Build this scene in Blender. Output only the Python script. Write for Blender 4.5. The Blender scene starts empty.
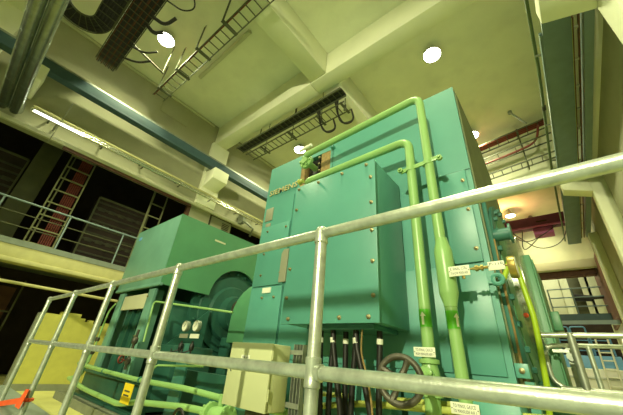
import bpy, bmesh, math, random
from mathutils import Vector, Matrix
random.seed(7)
PI = math.pi
ZO = 1.03            # everything is measured from the lens height; the pit floor is lifted to z = 0 at the end
sc = bpy.context.scene
COL = sc.collection

# ------------------------------------------------------------------ camera, world, exposure
cd = bpy.data.cameras.new('camera'); cam = bpy.data.objects.new('camera', cd); COL.objects.link(cam)
cd.sensor_width = 36; cd.lens = 291.45 / 623 * 36; cd.clip_start = .02; cd.clip_end = 200
R = ((0.7741506584902942, 0.24427652878947065, 0.5839689507513313),
     (0.6283478795101369, -0.4082077140754939, -0.6622276077636557),
     (0.07661396918420471, 0.8795995905250449, -0.4695049095313221))
cam.matrix_world = Matrix.Translation((0, 0, ZO)) @ Matrix(R).to_4x4()
sc.camera = cam
w = bpy.data.worlds.new('world'); sc.world = w; w.use_nodes = True
w.node_tree.nodes['Background'].inputs[0].default_value = (.75, .85, .55, 1)
w.node_tree.nodes['Background'].inputs[1].default_value = .25
sc.view_settings.view_transform = 'Standard'; sc.view_settings.look = 'None'
sc.view_settings.exposure = 0.10; sc.view_settings.gamma = 1.0; sc.view_settings.use_curve_mapping = False
LAMP_W = 180           # watts of one high-bay lamp
LAMP_C = (.99, 1.0, .56)
LAMPS = [(-7.75, 1.06, 'left'), (-1.24, 6.45, 'right'), (-7.74, 7.6, 'back'), (-1.18, 10.9, 'edge')]
LAMPS_UNSEEN = [(-1.24, -2.6), (-1.24, 1.2), (-1.24, -7.5), (-3.5, -12.5)]  # lamps out of frame; the rear ones are added as fill light
FLOOD_W = 7000

# ------------------------------------------------------------------ materials
def mat(name, col, rough=.5, metal=0, var=.10, scale=3., bump=.0, bscale=60., emit=None, estr=0, dirt=0, alpha=None):
    m = bpy.data.materials.new(name); m.use_nodes = True
    nt = m.node_tree; N = nt.nodes; L = nt.links
    b = N['Principled BSDF']; b.inputs['Roughness'].default_value = rough; b.inputs['Metallic'].default_value = metal
    tc = N.new('ShaderNodeTexCoord')
    nz = N.new('ShaderNodeTexNoise'); nz.inputs['Scale'].default_value = scale; nz.inputs['Detail'].default_value = 6
    L.new(tc.outputs['Object'], nz.inputs['Vector'])
    rp = N.new('ShaderNodeValToRGB')
    c = Vector(col)
    rp.color_ramp.elements[0].position = .3; rp.color_ramp.elements[1].position = .72
    rp.color_ramp.elements[0].color = (*(c * (1 - var)), 1); rp.color_ramp.elements[1].color = (*[min(1, v) for v in c * (1 + var)], 1)
    L.new(nz.outputs['Fac'], rp.inputs['Fac'])
    out = rp.outputs['Color']
    if dirt:
        n2 = N.new('ShaderNodeTexNoise'); n2.inputs['Scale'].default_value = 1.1; n2.inputs['Detail'].default_value = 9
        L.new(tc.outputs['Object'], n2.inputs['Vector'])
        r2 = N.new('ShaderNodeValToRGB'); r2.color_ramp.elements[0].position = .52; r2.color_ramp.elements[1].position = .75
        L.new(n2.outputs['Fac'], r2.inputs['Fac'])
        mx = N.new('ShaderNodeMix'); mx.data_type = 'RGBA'
        ml = N.new('ShaderNodeMath'); ml.operation = 'MULTIPLY'; ml.inputs[1].default_value = dirt
        L.new(r2.outputs['Color'], ml.inputs[0]); L.new(ml.outputs[0], mx.inputs[0])
        L.new(out, mx.inputs[6]); mx.inputs[7].default_value = (*(c * .45), 1)
        out = mx.outputs[2]
    L.new(out, b.inputs['Base Color'])
    if bump:
        n3 = N.new('ShaderNodeTexNoise'); n3.inputs['Scale'].default_value = bscale; n3.inputs['Detail'].default_value = 3
        L.new(tc.outputs['Object'], n3.inputs['Vector'])
        bp = N.new('ShaderNodeBump'); bp.inputs['Strength'].default_value = bump; bp.inputs['Distance'].default_value = .01
        L.new(n3.outputs['Fac'], bp.inputs['Height']); L.new(bp.outputs[0], b.inputs['Normal'])
    if emit:
        b.inputs['Emission Color'].default_value = (*emit, 1); b.inputs['Emission Strength'].default_value = estr
    return m

M = {}
def D(k, *a, **kw): M[k] = mat(k, *a, **kw)
D('teal', (.088, .300, .245), .38, var=.08, scale=1.6, bump=.08, bscale=180)
D('teal_dark', (.045, .175, .14), .45, var=.12, bump=.1)
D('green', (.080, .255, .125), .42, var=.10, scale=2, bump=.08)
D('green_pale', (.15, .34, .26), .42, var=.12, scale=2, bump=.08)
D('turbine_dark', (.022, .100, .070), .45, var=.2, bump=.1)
D('blue_grey', (.13, .20, .19), .5, var=.1)
D('olive_side', (.16, .19, .085), .6, var=.12, scale=4)
D('pipe', (.26, .46, .16), .33, var=.08, bump=.05)
D('pipe_yellow', (.42, .47, .10), .4, var=.1)
D('band', (.10, .46, .02), .35, var=.05)
D('galv', (.52, .57, .48), .33, .62, var=.22, scale=22, bump=.10, bscale=90)
D('galv_dull', (.33, .36, .30), .45, .6, var=.2, scale=15)
D('duct', (.46, .52, .48), .27, .9, var=.2, scale=9)
D('beige', (.50, .53, .30), .45, var=.03)
D('wall', (.37, .37, .24), .8, var=.06, scale=1.4, bump=.12, bscale=40, dirt=.12)
D('ceil', (.84, .86, .66), .85, var=.05, scale=1.2, bump=.1, bscale=40, dirt=.2)
D('girder', (.80, .82, .60), .8, var=.05, scale=1.4, bump=.1)
D('yellow_wall', (.50, .49, .10), .8, var=.08, scale=6, bump=.15)
D('yellow_floor', (.62, .60, .20), .75, var=.08, scale=3, bump=.1, dirt=.25)
D('concrete', (.20, .22, .15), .85, var=.15, scale=7, bump=.2)
D('grey_plate', (.20, .24, .19), .6, var=.12, scale=6)
D('balcony_paint', (.52, .50, .22), .75, var=.07, scale=5, dirt=.3)
D('blue_steel', (.038, .085, .098), .62, var=.12, scale=3)
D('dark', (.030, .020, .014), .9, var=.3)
D('dark_olive', (.045, .045, .022), .7, var=.25, scale=4)
D('olive', (.085, .09, .04), .75, var=.15, scale=3)
D('brown', (.10, .040, .020), .7, var=.3, scale=5)
D('red_cable', (.20, .035, .020), .55, var=.2)
D('ladder', (.30, .31, .16), .5, .3, var=.15)
D('ladder_dark', (.09, .10, .055), .65, .0, var=.15)
D('black', (.012, .012, .011), .45, var=.2)
D('iron', (.085, .080, .058), .5, .5, var=.25, scale=20, bump=.2)
D('brass', (.45, .34, .10), .35, .8, var=.1, scale=20)
D('bolt_metal', (.30, .27, .14), .4, .6, var=.2, scale=40)
D('white_label', (.74, .76, .62), .6, var=.03)
D('grey_label', (.30, .31, .22), .5, .2, var=.06)
D('ink', (.06, .07, .05), .7, var=.0)
D('letter', (.62, .56, .28), .4, .4, var=.05)
D('orange', (.85, .10, .015), .6, var=.1)
D('tag_yellow', (.85, .62, .02), .5, var=.03)
D('rust', (.26, .18, .06), .75, var=.3, scale=20, bump=.2)
D('maroon', (.15, .030, .10), .6, var=.12)
D('pink', (.46, .10, .32), .6, var=.1)
D('blue_frame', (.12, .30, .52), .45, var=.05)
D('blue_panel', (.16, .40, .72), .5, var=.06)
D('grey_blue', (.20, .28, .28), .5, var=.08)
D('pale', (.56, .57, .38), .7, var=.05, scale=2)
D('white_paint', (.78, .80, .70), .4, var=.03)
D('warm_ceiling', (.72, .52, .22), .8, var=.05)
D('chrome', (.72, .74, .66), .2, .95, var=.12, scale=12)
D('shade', (.25, .26, .22), .4, .5, var=.1)
D('glow', (1, 1, .9), .5, emit=(1, 1, .82), estr=28, var=0)
D('glow_warm', (1, .9, .7), .5, emit=(1, .90, .62), estr=16, var=0)
D('glint_glow', (1, 1, .9), .5, emit=(1, 1, .80), estr=6, var=0)
D('conduit_green', (.09, .14, .045), .5, var=.1)
D('hose', (.34, .50, .02), .4, var=.06)

# ------------------------------------------------------------------ mesh building
class MB:
    def __init__(s): s.v = []; s.f = []; s.bev = 0
    def add(s, vs, fs):
        n = len(s.v); s.v += [Vector(p) for p in vs]; s.f += [tuple(i + n for i in f) for f in fs]; return s
    def box(s, x0, x1, y0, y1, z0, z1):
        if x0 > x1: x0, x1 = x1, x0
        if y0 > y1: y0, y1 = y1, y0
        if z0 > z1: z0, z1 = z1, z0
        vs = [(x, y, z) for z in (z0, z1) for y in (y0, y1) for x in (x0, x1)]
        return s.add(vs, [(0, 2, 3, 1), (4, 5, 7, 6), (0, 1, 5, 4), (2, 6, 7, 3), (0, 4, 6, 2), (1, 3, 7, 5)])
    def bar(s, p0, p1, w, h, up=(0, 0, 1)):          # a rectangular bar between two points
        p0, p1 = Vector(p0), Vector(p1); d = (p1 - p0).normalized(); u = Vector(up)
        if abs(d.dot(u)) > .95: u = Vector((0, 1, 0))
        a = d.cross(u).normalized(); b = a.cross(d).normalized()
        vs = [p + a * (w / 2 * i) + b * (h / 2 * j) for p in (p0, p1) for i, j in ((-1, -1), (1, -1), (1, 1), (-1, 1))]
        return s.add(vs, [(0, 3, 2, 1), (4, 5, 6, 7), (0, 1, 5, 4), (1, 2, 6, 5), (2, 3, 7, 6), (3, 0, 4, 7)])
    def tube(s, pts, r, n=14, caps=True, radii=None):
        P = [Vector(p) for p in pts]; k = len(P); rings = []
        ref = None
        for i in range(k):
            d = ((P[min(i + 1, k - 1)] - P[i]).normalized() + (P[i] - P[max(i - 1, 0)]).normalized())
            d = d.normalized()
            if ref is None:
                ref = Vector((0, 0, 1)) if abs(d.z) < .9 else Vector((1, 0, 0))
            a = (ref - d * ref.dot(d)).normalized(); b = d.cross(a); ref = a
            rr = radii[i] if radii else r
            rings.append([P[i] + a * (math.cos(t * 2 * PI / n) * rr) + b * (math.sin(t * 2 * PI / n) * rr) for t in range(n)])
        vs = [p for q in rings for p in q]; fs = []
        for i in range(k - 1):
            for t in range(n):
                u = (t + 1) % n; fs.append((i * n + t, i * n + u, (i + 1) * n + u, (i + 1) * n + t))
        if caps: fs.append(tuple(reversed(range(n)))); fs.append(tuple((k - 1) * n + t for t in range(n)))
        return s.add(vs, fs)
    def lathe(s, c, axis, prof, n=28):               # prof: (distance along the axis, radius)
        c = Vector(c); d = Vector(axis).normalized()
        a = d.orthogonal().normalized(); b = d.cross(a); vs = []; fs = []
        for (h, r) in prof:
            r = max(r, 1e-4)
            vs += [c + d * h + a * (math.cos(t * 2 * PI / n) * r) + b * (math.sin(t * 2 * PI / n) * r) for t in range(n)]
        for i in range(len(prof) - 1):
            for t in range(n):
                u = (t + 1) % n; fs.append((i * n + t, i * n + u, (i + 1) * n + u, (i + 1) * n + t))
        fs.append(tuple(reversed(range(n)))); fs.append(tuple((len(prof) - 1) * n + t for t in range(n)))
        return s.add(vs, fs)
    def torus(s, c, axis, R0, r, n=36, m=10):
        c = Vector(c); d = Vector(axis).normalized(); a = d.orthogonal().normalized(); b = d.cross(a); vs = []; fs = []
        for i in range(n):
            e = a * math.cos(i * 2 * PI / n) + b * math.sin(i * 2 * PI / n)
            for j in range(m):
                vs.append(c + e * (R0 + r * math.cos(j * 2 * PI / m)) + d * (r * math.sin(j * 2 * PI / m)))
        for i in range(n):
            for j in range(m):
                fs.append((i * m + j, ((i + 1) % n) * m + j, ((i + 1) % n) * m + (j + 1) % m, i * m + (j + 1) % m))
        return s.add(vs, fs)
    def prism(s, poly, ax, a0, a1):                  # poly in the two other axes (in x, y, z order)
        def P(u, v, a): return {0: (a, u, v), 1: (u, a, v), 2: (u, v, a)}[ax]
        n = len(poly); vs = [P(u, v, a0) for u, v in poly] + [P(u, v, a1) for u, v in poly]
        fs = [tuple(range(n)), tuple(reversed(range(n, 2 * n)))] + [(i, n + i, n + (i + 1) % n, (i + 1) % n) for i in range(n)]
        return s.add(vs, fs)
    def mesh(s, name, m, off=(0, 0, 0), bevel=0, smooth=True):
        me = bpy.data.meshes.new(name); o = Vector(off)
        me.from_pydata([v - o for v in s.v], [], s.f); me.update()
        bm = bmesh.new(); bm.from_mesh(me)
        bmesh.ops.recalc_face_normals(bm, faces=bm.faces)
        if bevel:
            es = [e for e in bm.edges if len(e.link_faces) == 2 and e.calc_face_angle(0) > .6]
            bmesh.ops.bevel(bm, geom=es, offset=bevel, segments=2, affect='EDGES', profile=.5, clamp_overlap=True)
        bm.to_mesh(me); bm.free()
        if smooth:
            me.shade_smooth(); me.set_sharp_from_angle(angle=math.radians(38))
        me.materials.append(M[m]); return me

WL = {}
def place(name, me, loc=(0, 0, 0), parent=None, rot=None):
    o = bpy.data.objects.new(name, me); COL.objects.link(o)
    loc = Vector(loc)
    if parent is not None: o.parent = parent; o.location = loc - WL[parent.name]
    else: o.location = loc
    if rot: o.rotation_euler = rot
    WL[o.name] = loc; return o
def part(name, mb, m, parent, label=None, bevel=0, at=None):
    off = Vector(at) if at is not None else (WL[parent.name] if parent is not None else Vector((0, 0, 0)))
    o = place(name, mb.mesh(name, m, off, bevel), off, parent)
    if label: o['label'] = label
    return o
def tag(o, label, cat, group=None, kind=None):
    o['label'] = label; o['category'] = cat
    if group: o['group'] = group
    if kind: o['kind'] = kind
    return o
def thing(name, loc, label, cat, group=None):
    return tag(place(name, None, loc), label, cat, group)
def single(name, mb, m, loc, label, cat, group=None, bevel=0):
    return tag(place(name, mb.mesh(name, m, loc, bevel), loc), label, cat, group)
def struct(name, mb, m, label=None, bevel=0):
    o = part(name, mb, m, None, label, bevel); o['kind'] = 'structure'
    if label is None: o['label'] = name.replace('_', ' ')
    return o
def arc(c, u, v, r, a0, a1, n=8):
    c, u, v = Vector(c), Vector(u), Vector(v)
    return [c + u * (r * math.cos(a0 + (a1 - a0) * i / n)) + v * (r * math.sin(a0 + (a1 - a0) * i / n)) for i in range(n + 1)]
def bend(pts, r, n=6):                                # round the corners of a polyline
    P = [Vector(p) for p in pts]; out = [P[0]]
    for i in range(1, len(P) - 1):
        a = (P[i - 1] - P[i]); b = (P[i + 1] - P[i]); rr = min(r, a.length * .49, b.length * .49)
        p, q = P[i] + a.normalized() * rr, P[i] + b.normalized() * rr
        for k in range(n + 1):
            t = k / n; out.append(p * (1 - t) ** 2 + P[i] * (2 * t * (1 - t)) + q * t ** 2)
    return out + [P[-1]]
def textmesh(txt, size, ext, m, xdir=(1, 0, 0), ydir=(0, 0, 1), bold=0, width=None):
    cu = bpy.data.curves.new('t', 'FONT'); cu.body = txt; cu.size = size; cu.extrude = ext; cu.offset = bold
    cu.align_x = 'CENTER'; cu.align_y = 'CENTER'; cu.resolution_u = 2; cu.space_character = 1.12
    o = bpy.data.objects.new('t', cu); COL.objects.link(o)
    dg = bpy.context.evaluated_depsgraph_get(); dg.update()
    me = bpy.data.meshes.new_from_object(o.evaluated_get(dg)); bpy.data.objects.remove(o)
    if width:
        ww = max(v.co.x for v in me.vertices) - min(v.co.x for v in me.vertices); me.transform(Matrix.Diagonal((width / ww, 1, 1, 1)))
    X, Y = Vector(xdir), Vector(ydir); Z = X.cross(Y)
    me.transform(Matrix((X, Y, Z)).transposed().to_4x4()); me.materials.clear(); me.materials.append(M[m]); return me

# ------------------------------------------------------------------ the setting
XR, XL, ZC = 2.12, -10.0, 9.0
struct('floor', MB().box(-14.2, 3.2, -16, 27, -1.2, -1.03), 'yellow_floor', 'yellow painted pit floor around the machines')
struct('ceiling', MB().box(-14.2, 3.2, -16, 12.6, ZC, ZC + .2).box(-14.2, 3.2, 12.6, 27, ZC + .01, ZC + .21), 'ceil', 'cream concrete ceiling slab')
walk = struct('trim_1', MB().box(-7.15, XR, -6, 1.18, -1.03, -.68), 'grey_plate', 'grey walkway slab the near guardrail stands on')
# left wall above the openings
struct('wall_left', MB().box(XL - .4, XL, -16, 20, 5.02, ZC).box(XL - .4, XL, 9.2, 20, 2.1, 5.02).box(XL - .4, XL + .0, 4.45, 5.3, 2.1, 5.02)
       .box(XL - .4, XL, -16, -4.9, -1.03, 5.02), 'wall', 'cream painted left wall over the dark upper openings')
struct('trim_2', MB().box(XL, XL + .10, -6, 9.2, 4.93, 5.06), 'pale', 'pale ledge along the left wall over the openings', .01)
struct('trim_3', MB().box(XL + .003, XL + .07, .35, 4.4, 4.84, 4.93).box(XL - .12, XL + .01, 4.30, 4.44, 4.25, 4.93), 'brown', 'rust brown edge strip over the dark opening')
struct('trim_4', MB().box(XL, XL + .05, -1.8, 4.4, 8.86, 8.94).box(XL, XL + .05, 5.5, 12, 8.80, 8.88), 'pale', 'pale strip under the ceiling on the left wall')
struct('trim_5', MB().box(XL, XL + .18, 4.50, 5.30, 5.06, 8.0).box(XL, XL + .35, -2.7, -1.75, 5.06, 9), 'girder', 'left wall pilasters under the girders', .01)
struct('trim_6', MB().box(XL - .01, XL + .025, 2.2, 3.3, 8.0, 8.66), 'wall', 'blanked panel on the left wall below the ceiling', .008)
struct('wall_right', MB().box(XR, XR + .3, -16, 27, -1.03, ZC), 'wall', 'cream right wall')
struct('wall_back', MB().box(-14.2, 3.2, -16.3, -16, -1.03, ZC), 'wall', 'wall behind the viewer')
# girders and beams overhead
g = struct('trim_7', MB().box(XL + .0, -4.62, 4.62, 5.14, 8.0, ZC), 'girder', 'long ceiling girder across the hall, left length', .012)
struct('trim_8', MB().box(-4.59, XR, 4.62, 5.14, 8.0, ZC), 'girder', 'long ceiling girder across the hall, right length', .012)
struct('trim_9', MB().box(-4.55, -3.95, -5.9, 4.6, 8.02, ZC), 'girder', 'cream ceiling beam running to the near girder', .012)
struct('trim_10', MB().box(-4.45, -3.85, 5.16, 12.3, 8.02, ZC), 'girder', 'cream ceiling beam beyond the near girder', .012)
struct('trim_11', MB().box(XL, 1.0, 12.3, 12.75, 6.72, ZC).box(1.0, XR, 12.3, 12.75, 7.1, ZC), 'girder', 'far girder across the hall', .012)
struct('trim_12', MB().box(XL, XR, -2.4, -1.9, 8.0, ZC), 'girder', 'girder behind the viewer', .012)
# right wall columns and corbels, ledges
def corbel_r(y0, y1, n):
    struct('trim_%d' % n, MB().prism([(1.02, 6.10), (1.74, 5.82), (1.74, 6.48), (1.02, 6.48)], 1, y0, y1), 'girder', 'cream corbel carrying the right crane beam', .012)
struct('trim_13', MB().box(1.74, XR, 4.50, 5.08, -1.03, 6.48).box(1.98, XR, 4.62, 5.08, 6.48, 8), 'girder', 'near right column', .012)
corbel_r(4.52, 5.08, 14)
struct('trim_15', MB().box(1.74, XR, 12.2, 12.7, -1.03, 6.48), 'girder', 'second right column', .012)
corbel_r(12.2, 12.7, 16)
struct('trim_17', MB().box(1.80, XR, 18.0, 18.5, -1.03, 6.48), 'girder', 'third right column', .012)
struct('trim_18', MB().box(1.95, XR, 5.1, 12.2, 6.76, 6.90), 'white_paint', 'pale ledge along the right wall', .008)
struct('trim_19', MB().box(1.78, 1.94, 5.1, 19, 6.62, 6.86), 'grey_blue', 'grey conduit duct beside the right crane beam')
# far end
struct('wall_far', MB().box(-14.2, XR, 22, 22.3, 6.3, ZC), 'pale', 'pale upper wall at the far end')
struct('trim_20', MB().box(-2.2, XR, 21.6, 22.0, 5.85, 6.32), 'wall', 'beige beam under the far upper wall', .02)
struct('trim_21', MB().box(-2.2, 1.95, 22.4, 22.8, 5.6, 6.5), 'brown', 'dark brown beam beyond the far wall')
struct('wall_end', MB().box(-14.2, 3.2, 26.6, 26.9, -1.03, 8.9), 'pale', 'pale end wall')
for i in range(4):
    x0 = -2.3 + i * 1.28
    if i == 2: x0 += .25
    struct('trim_%d' % (22 + i), MB().box(x0, x0 + 1.2, 26.45, 26.6, 3.9, 8.0), 'pale', 'pale wall panel at the end wall', .02)
struct('trim_26', MB().box(.62, 1.2, 24.9, 25.2, 3.7, 7.4), 'olive', 'dark olive downpipe casing at the end wall', .03)
struct('trim_27', MB().box(1.99, XR, 19, 25, 3.0, 6.3), 'brown', 'dark brown edge along the right wall opening')
# left lower part
struct('wall_lower', MB().prism([(1.65, -1.03), (9.2, -1.03), (9.2, .52), (3.02, .52), (3.02, .44), (2.90, .44), (2.90, .53), (2.80, .53), (2.80, .47), (2.72, .47), (2.72, .54),
       (2.62, .54), (2.62, .49), (2.52, .49), (2.52, .56), (2.40, .56), (2.40, .65), (1.98, .65), (1.98, .58), (1.65, .58)], 0, -9.9, -9.7), 'yellow_wall', 'yellow wall with a broken toothed top edge under the balcony')
struct('baseboard_left', MB().box(-9.7, -9.67, 1.65, 9, -1.03, -.90), 'concrete', 'grey base strip under the yellow wall')
struct('trim_28', MB().box(-9.95, -9.68, 1.56, 1.65, -1.03, .58), 'concrete', 'grey jamb beside the dark lower doorway', .01)
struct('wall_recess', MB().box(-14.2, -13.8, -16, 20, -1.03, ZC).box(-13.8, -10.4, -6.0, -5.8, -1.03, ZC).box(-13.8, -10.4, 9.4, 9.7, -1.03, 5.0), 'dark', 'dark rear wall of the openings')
# balcony
struct('trim_29', MB().box(-13.8, -9.98, -6, 9.4, 1.99, 2.13), 'grey_plate', 'grey balcony deck edge')
struct('trim_30', MB().box(-10.35, -10.0, -6, 9.4, 1.69, 1.99), 'balcony_paint', 'yellow balcony beam', .01)
struct('trim_31', MB().box(-10.3, -9.92, -6, 9.4, 1.58, 1.69), 'balcony_paint', 'yellow lower lip of the balcony beam', .03)

# ------------------------------------------------------------------ lamps
def lamp(x, y, lab, z=8.75, warm=False, r=.25):
    t = thing('high_bay_lamp', (x, y, z), lab, 'lamp')
    part('lamp_shade', MB().lathe((x, y, z), (0, 0, 1), [(0, r + .02), (.02, r + .02), (.10, r * .8), (.20, r * .42), (.30, r * .32)], 24), 'shade', t)
    part('diffuser', MB().lathe((x, y, z), (0, 0, 1), [(-.025, r * .8), (-.012, r * .98), (.0, r)], 24), 'glow_warm' if warm else 'glow', t, 'bright glowing diffuser')
    part('stem', MB().tube([(x, y, z + .28), (x, y, ZC - .004 if z > 5 else z + .33)], .02, 8), 'ladder_dark', t)
    return t
def glow_light(x, y, z, power, color, size=.5, spread=2.45):
    l = bpy.data.lights.new('lamp_light', 'AREA'); l.shape = 'DISK'; l.size = size; l.energy = power; l.color = color; l.spread = spread
    o = bpy.data.objects.new('lamp_light', l); COL.objects.link(o); o.location = (x, y, z); return o
LL = ['high-bay lamp over the curved black cable trays at upper left', 'bright round high-bay lamp above the generator beyond the long girder',
      'high-bay lamp glowing beside the end of the upper green pipe', 'small high-bay lamp just right of the generator top edge']
for (x, y, k), s in zip(LAMPS, LL):
    lamp(x, y, s); glow_light(x, y, 8.71, LAMP_W, LAMP_C)
for (x, y), s in zip(LAMPS_UNSEEN, ('just behind the viewer', 'straight above the walkway', 'added as fill farther behind the viewer', 'added as fill at the back of the hall')):
    lamp(x, y, 'high-bay lamp out of the picture, ' + s); glow_light(x, y, 8.71, LAMP_W * 1.05, LAMP_C)
# a floodlight on a mast far behind the viewer throws the low key light on the generator front
fl = thing('flood_lamp', (1.2, -10, 5.3), 'floodlight on a mast behind the viewer', 'lamp')
part('lamp_body', MB().box(.9, 1.5, -10.3, -10.06, 5.05, 5.55), 'shade', fl, bevel=.02)
part('glass', MB().box(.95, 1.45, -10.06, -10.04, 5.1, 5.5), 'glow', fl)
part('mast', MB().tube([(1.2, -10.2, -1.03), (1.2, -10.2, 5.1)], .06, 12), 'galv_dull', fl)
ld = bpy.data.lights.new('flood_light', 'SPOT'); ld.energy = FLOOD_W; ld.color = (1, .98, .60); ld.spot_size = 1.15; ld.spot_blend = .5; ld.shadow_soft_size = .09
lo_ = bpy.data.objects.new('flood_light', ld); COL.objects.link(lo_); lo_.location = (1.2, -9.98, 5.3)
lo_.rotation_euler = (Vector((-3.2, 3, 1.6)) - Vector((1.2, -9.98, 5.3))).to_track_quat('-Z', 'Y').to_euler()
lamp(-1.08, 19.0, 'hanging lamp with warm glow beyond the maroon crane', 8.55, True, .25)
glow_light(-1.08, 19.0, 8.5, 160, (1, .82, .45), .4)
glow_light(-1.3, 18.6, 8.02, 42, (1, .52, .16), .4, PI).rotation_euler = (PI, 0, 0)  # upward warm light added to tint the ceiling over the crane
single('added_uplight', MB().lathe((-1.3, 18.6, 7.93), (0, 0, 1), [(0, .12), (.03, .14), (.07, .22)], 20), 'shade', (-1.3, 18.6, 7.93), 'unseen uplight added on the maroon crane to warm the ceiling', 'lamp')
lamp(1.2, 24.0, 'fill lamp added under the far gallery edge', 3.02, False, .25); glow_light(1.2, 24.0, 2.98, 220, (.95, 1, .85), .5)  # lamp added to brighten the low far end
lamp(-.6, 24.3, 'high-bay lamp added as fill in the farthest bay'); glow_light(-.6, 24.3, 8.71, 200, (1, 1, .7), .6)  # added fill light for the farthest bay
lamp(-.2, 20.6, 'high-bay lamp added as fill behind the maroon crane'); glow_light(-.2, 20.6, 8.71, 90, LAMP_C, .6)  # added fill light beyond the crane

# ------------------------------------------------------------------ near guardrail
RY = .9
t = thing('guardrail', (-2, RY, -.68), 'galvanised tubular guardrail crossing the foreground with five posts', 'railing')
part('top_rail', MB().tube([(-5.37, RY, .49), (1.9, RY, .49)], .0225, 20), 'galv', t)
part('mid_rail', MB().tube([(-5.37, RY, -.028), (1.9, RY, -.028)], .0225, 20), 'galv', t)
for x in (-.722, -1.92, -3.09, -4.22, -5.37, .45):
    p = part('post', MB().lathe((x, RY, -.68), (0, 0, 1), [(0, .024), (1.17, .024), (1.19, .021), (1.198, .012)], 20), 'galv', t, at=(x, RY, -.68))
    part('fitting', MB().lathe((x, RY, -.028 - .047), (0, 0, 1), [(0, .026), (.003, .0285), (.018, .0285), (.022, .027), (.072, .027), (.076, .0285), (.091, .0285), (.094, .026)], 20), 'galv', p)
    part('fitting', MB().lathe((x, RY, .445), (0, 0, 1), [(0, .026), (.003, .0285), (.014, .0285), (.018, .0272), (.058, .0272), (.072, .020), (.078, .008)], 20), 'galv', p)
    part('fitting', MB().lathe((x + .020, RY, -.028), (1, 0, 0), [(0, .027), (.018, .0275), (.020, .0235)], 20), 'galv', p)
    part('base_plate', MB().box(x - .05, x + .05, RY - .05, RY + .05, -.68, -.668), 'galv', p)
# orange tape
tp = MB().bar((-5.37, .87, -.57), (-5.32, .86, -.69), .10, .012, (0, -1, 0))
tp = MB()
tp.tube(arc((-4.22, RY, -.52), (1, 0, 0), (0, 1, 0), .034, 0, 2 * PI, 14), .016, 6)
tp.add([(-4.27, .86, -.44), (-4.17, .86, -.43), (-4.12, .84, -.58), (-4.36, .85, -.59), (-4.27, .866, -.44), (-4.17, .866, -.43), (-4.12, .846, -.58), (-4.36, .856, -.59)],
       [(0, 1, 2, 3), (7, 6, 5, 4), (0, 4, 5, 1), (1, 5, 6, 2), (2, 6, 7, 3), (3, 7, 4, 0)])
tape = single('warning_tape', tp, 'orange', (-4.22, RY, -.52), 'orange tape knotted round the fourth guardrail post and stretched to the leftmost', 'tape')
part('strand', MB().bar((-4.26, .87, -.53), (-5.36, .87, -.70), .012, .05), 'orange', tape)

# ------------------------------------------------------------------ generator
GX0, GX1, GY0, GY1, GZ1 = -3.76, -.41, 3.0, 5.15, 3.28
gen = thing('generator', (-2.0, 4.3, -.05), 'huge teal generator housing filling the middle of the hall', 'generator')
prof = [(3.0, -.05), (3.0, GZ1), (4.05, GZ1), (4.45, 3.16), (4.85, 2.92), (5.12, 2.5), (5.18, 2.0), (5.18, -.05)]
# the casing, with a recessed opening high on its front
cs = MB()
ox0, ox1, oz0, oz1 = -2.96, -2.33, 2.30, 3.12
for a, b, c, d in ((GX0, ox0, -.05, GZ1), (ox1, GX1, -.05, GZ1), (ox0, ox1, -.05, oz0), (ox0, ox1, oz1, GZ1)):
    cs.box(a, b, 3.0, 3.25, c, d)
cs.prism([(3.25, -.05)] + [(3.25, GZ1)] + prof[2:], 0, GX0, GX1)
part('casing', cs, 'teal', gen)
part('end_plate', MB().prism([(3.07, -.02), (3.07, 3.22), (4.03, 3.22), (4.42, 3.1), (4.8, 2.87), (5.06, 2.46), (5.12, 2.0), (5.12, -.02)], 0, GX1, GX1 + .012), 'olive_side', gen, 'olive end plate')
part('cover_panel', MB().box(GX1 - .025 - .40, GX1 - .05, 2.975, 3.0, .95, 1.98), 'teal', gen, bevel=.005)
cp = part('cover_panel', MB().box(-3.72, -3.06, 2.975, 3.0, .98, 2.0), 'teal', gen, bevel=.005)
part('cover_panel', MB().box(-3.72, -3.06, 2.978, 3.0, .02, .955), 'teal', gen, bevel=.005)
part('cover_panel', MB().box(-3.0, -.86, 2.98, 3.0, .02, .94), 'teal', gen, bevel=.004)
part('cover_panel', MB().box(-.84, -.46, 2.98, 3.0, .02, .93), 'teal', gen, bevel=.004)
part('seam_shadow_gap', MB().box(-.868, -.856, 2.992, 3.001, .02, 1.98).box(-3.05, -3.04, 2.992, 3.002, .0, 2.5).box(-2.285, -2.278, 2.994, 3.002, 2.6, 3.2).box(-.85, -.41, 2.992, 3.001, 1.985, 1.995), 'teal_dark', gen)
bme = MB().lathe((0, 0, 0), (0, -1, 0), [(0, .020), (.010, .020), (.012, .013), (.024, .013), (.026, .008)], 10).mesh('bolt', 'bolt_metal')
for x, z in ((-.50, 1.85), (-.50, 1.50), (-.79, 1.85), (-.50, 1.08), (-.79, 1.08), (-3.13, 1.9), (-3.13, 1.6), (-3.56, 1.9), (-3.56, 1.5), (-3.56, 1.15), (-3.13, 1.15),
             (-3.45, .80), (-3.2, .80), (-.79, .62)):
    place('bolt', bme, (x, 2.978, z), gen)
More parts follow.
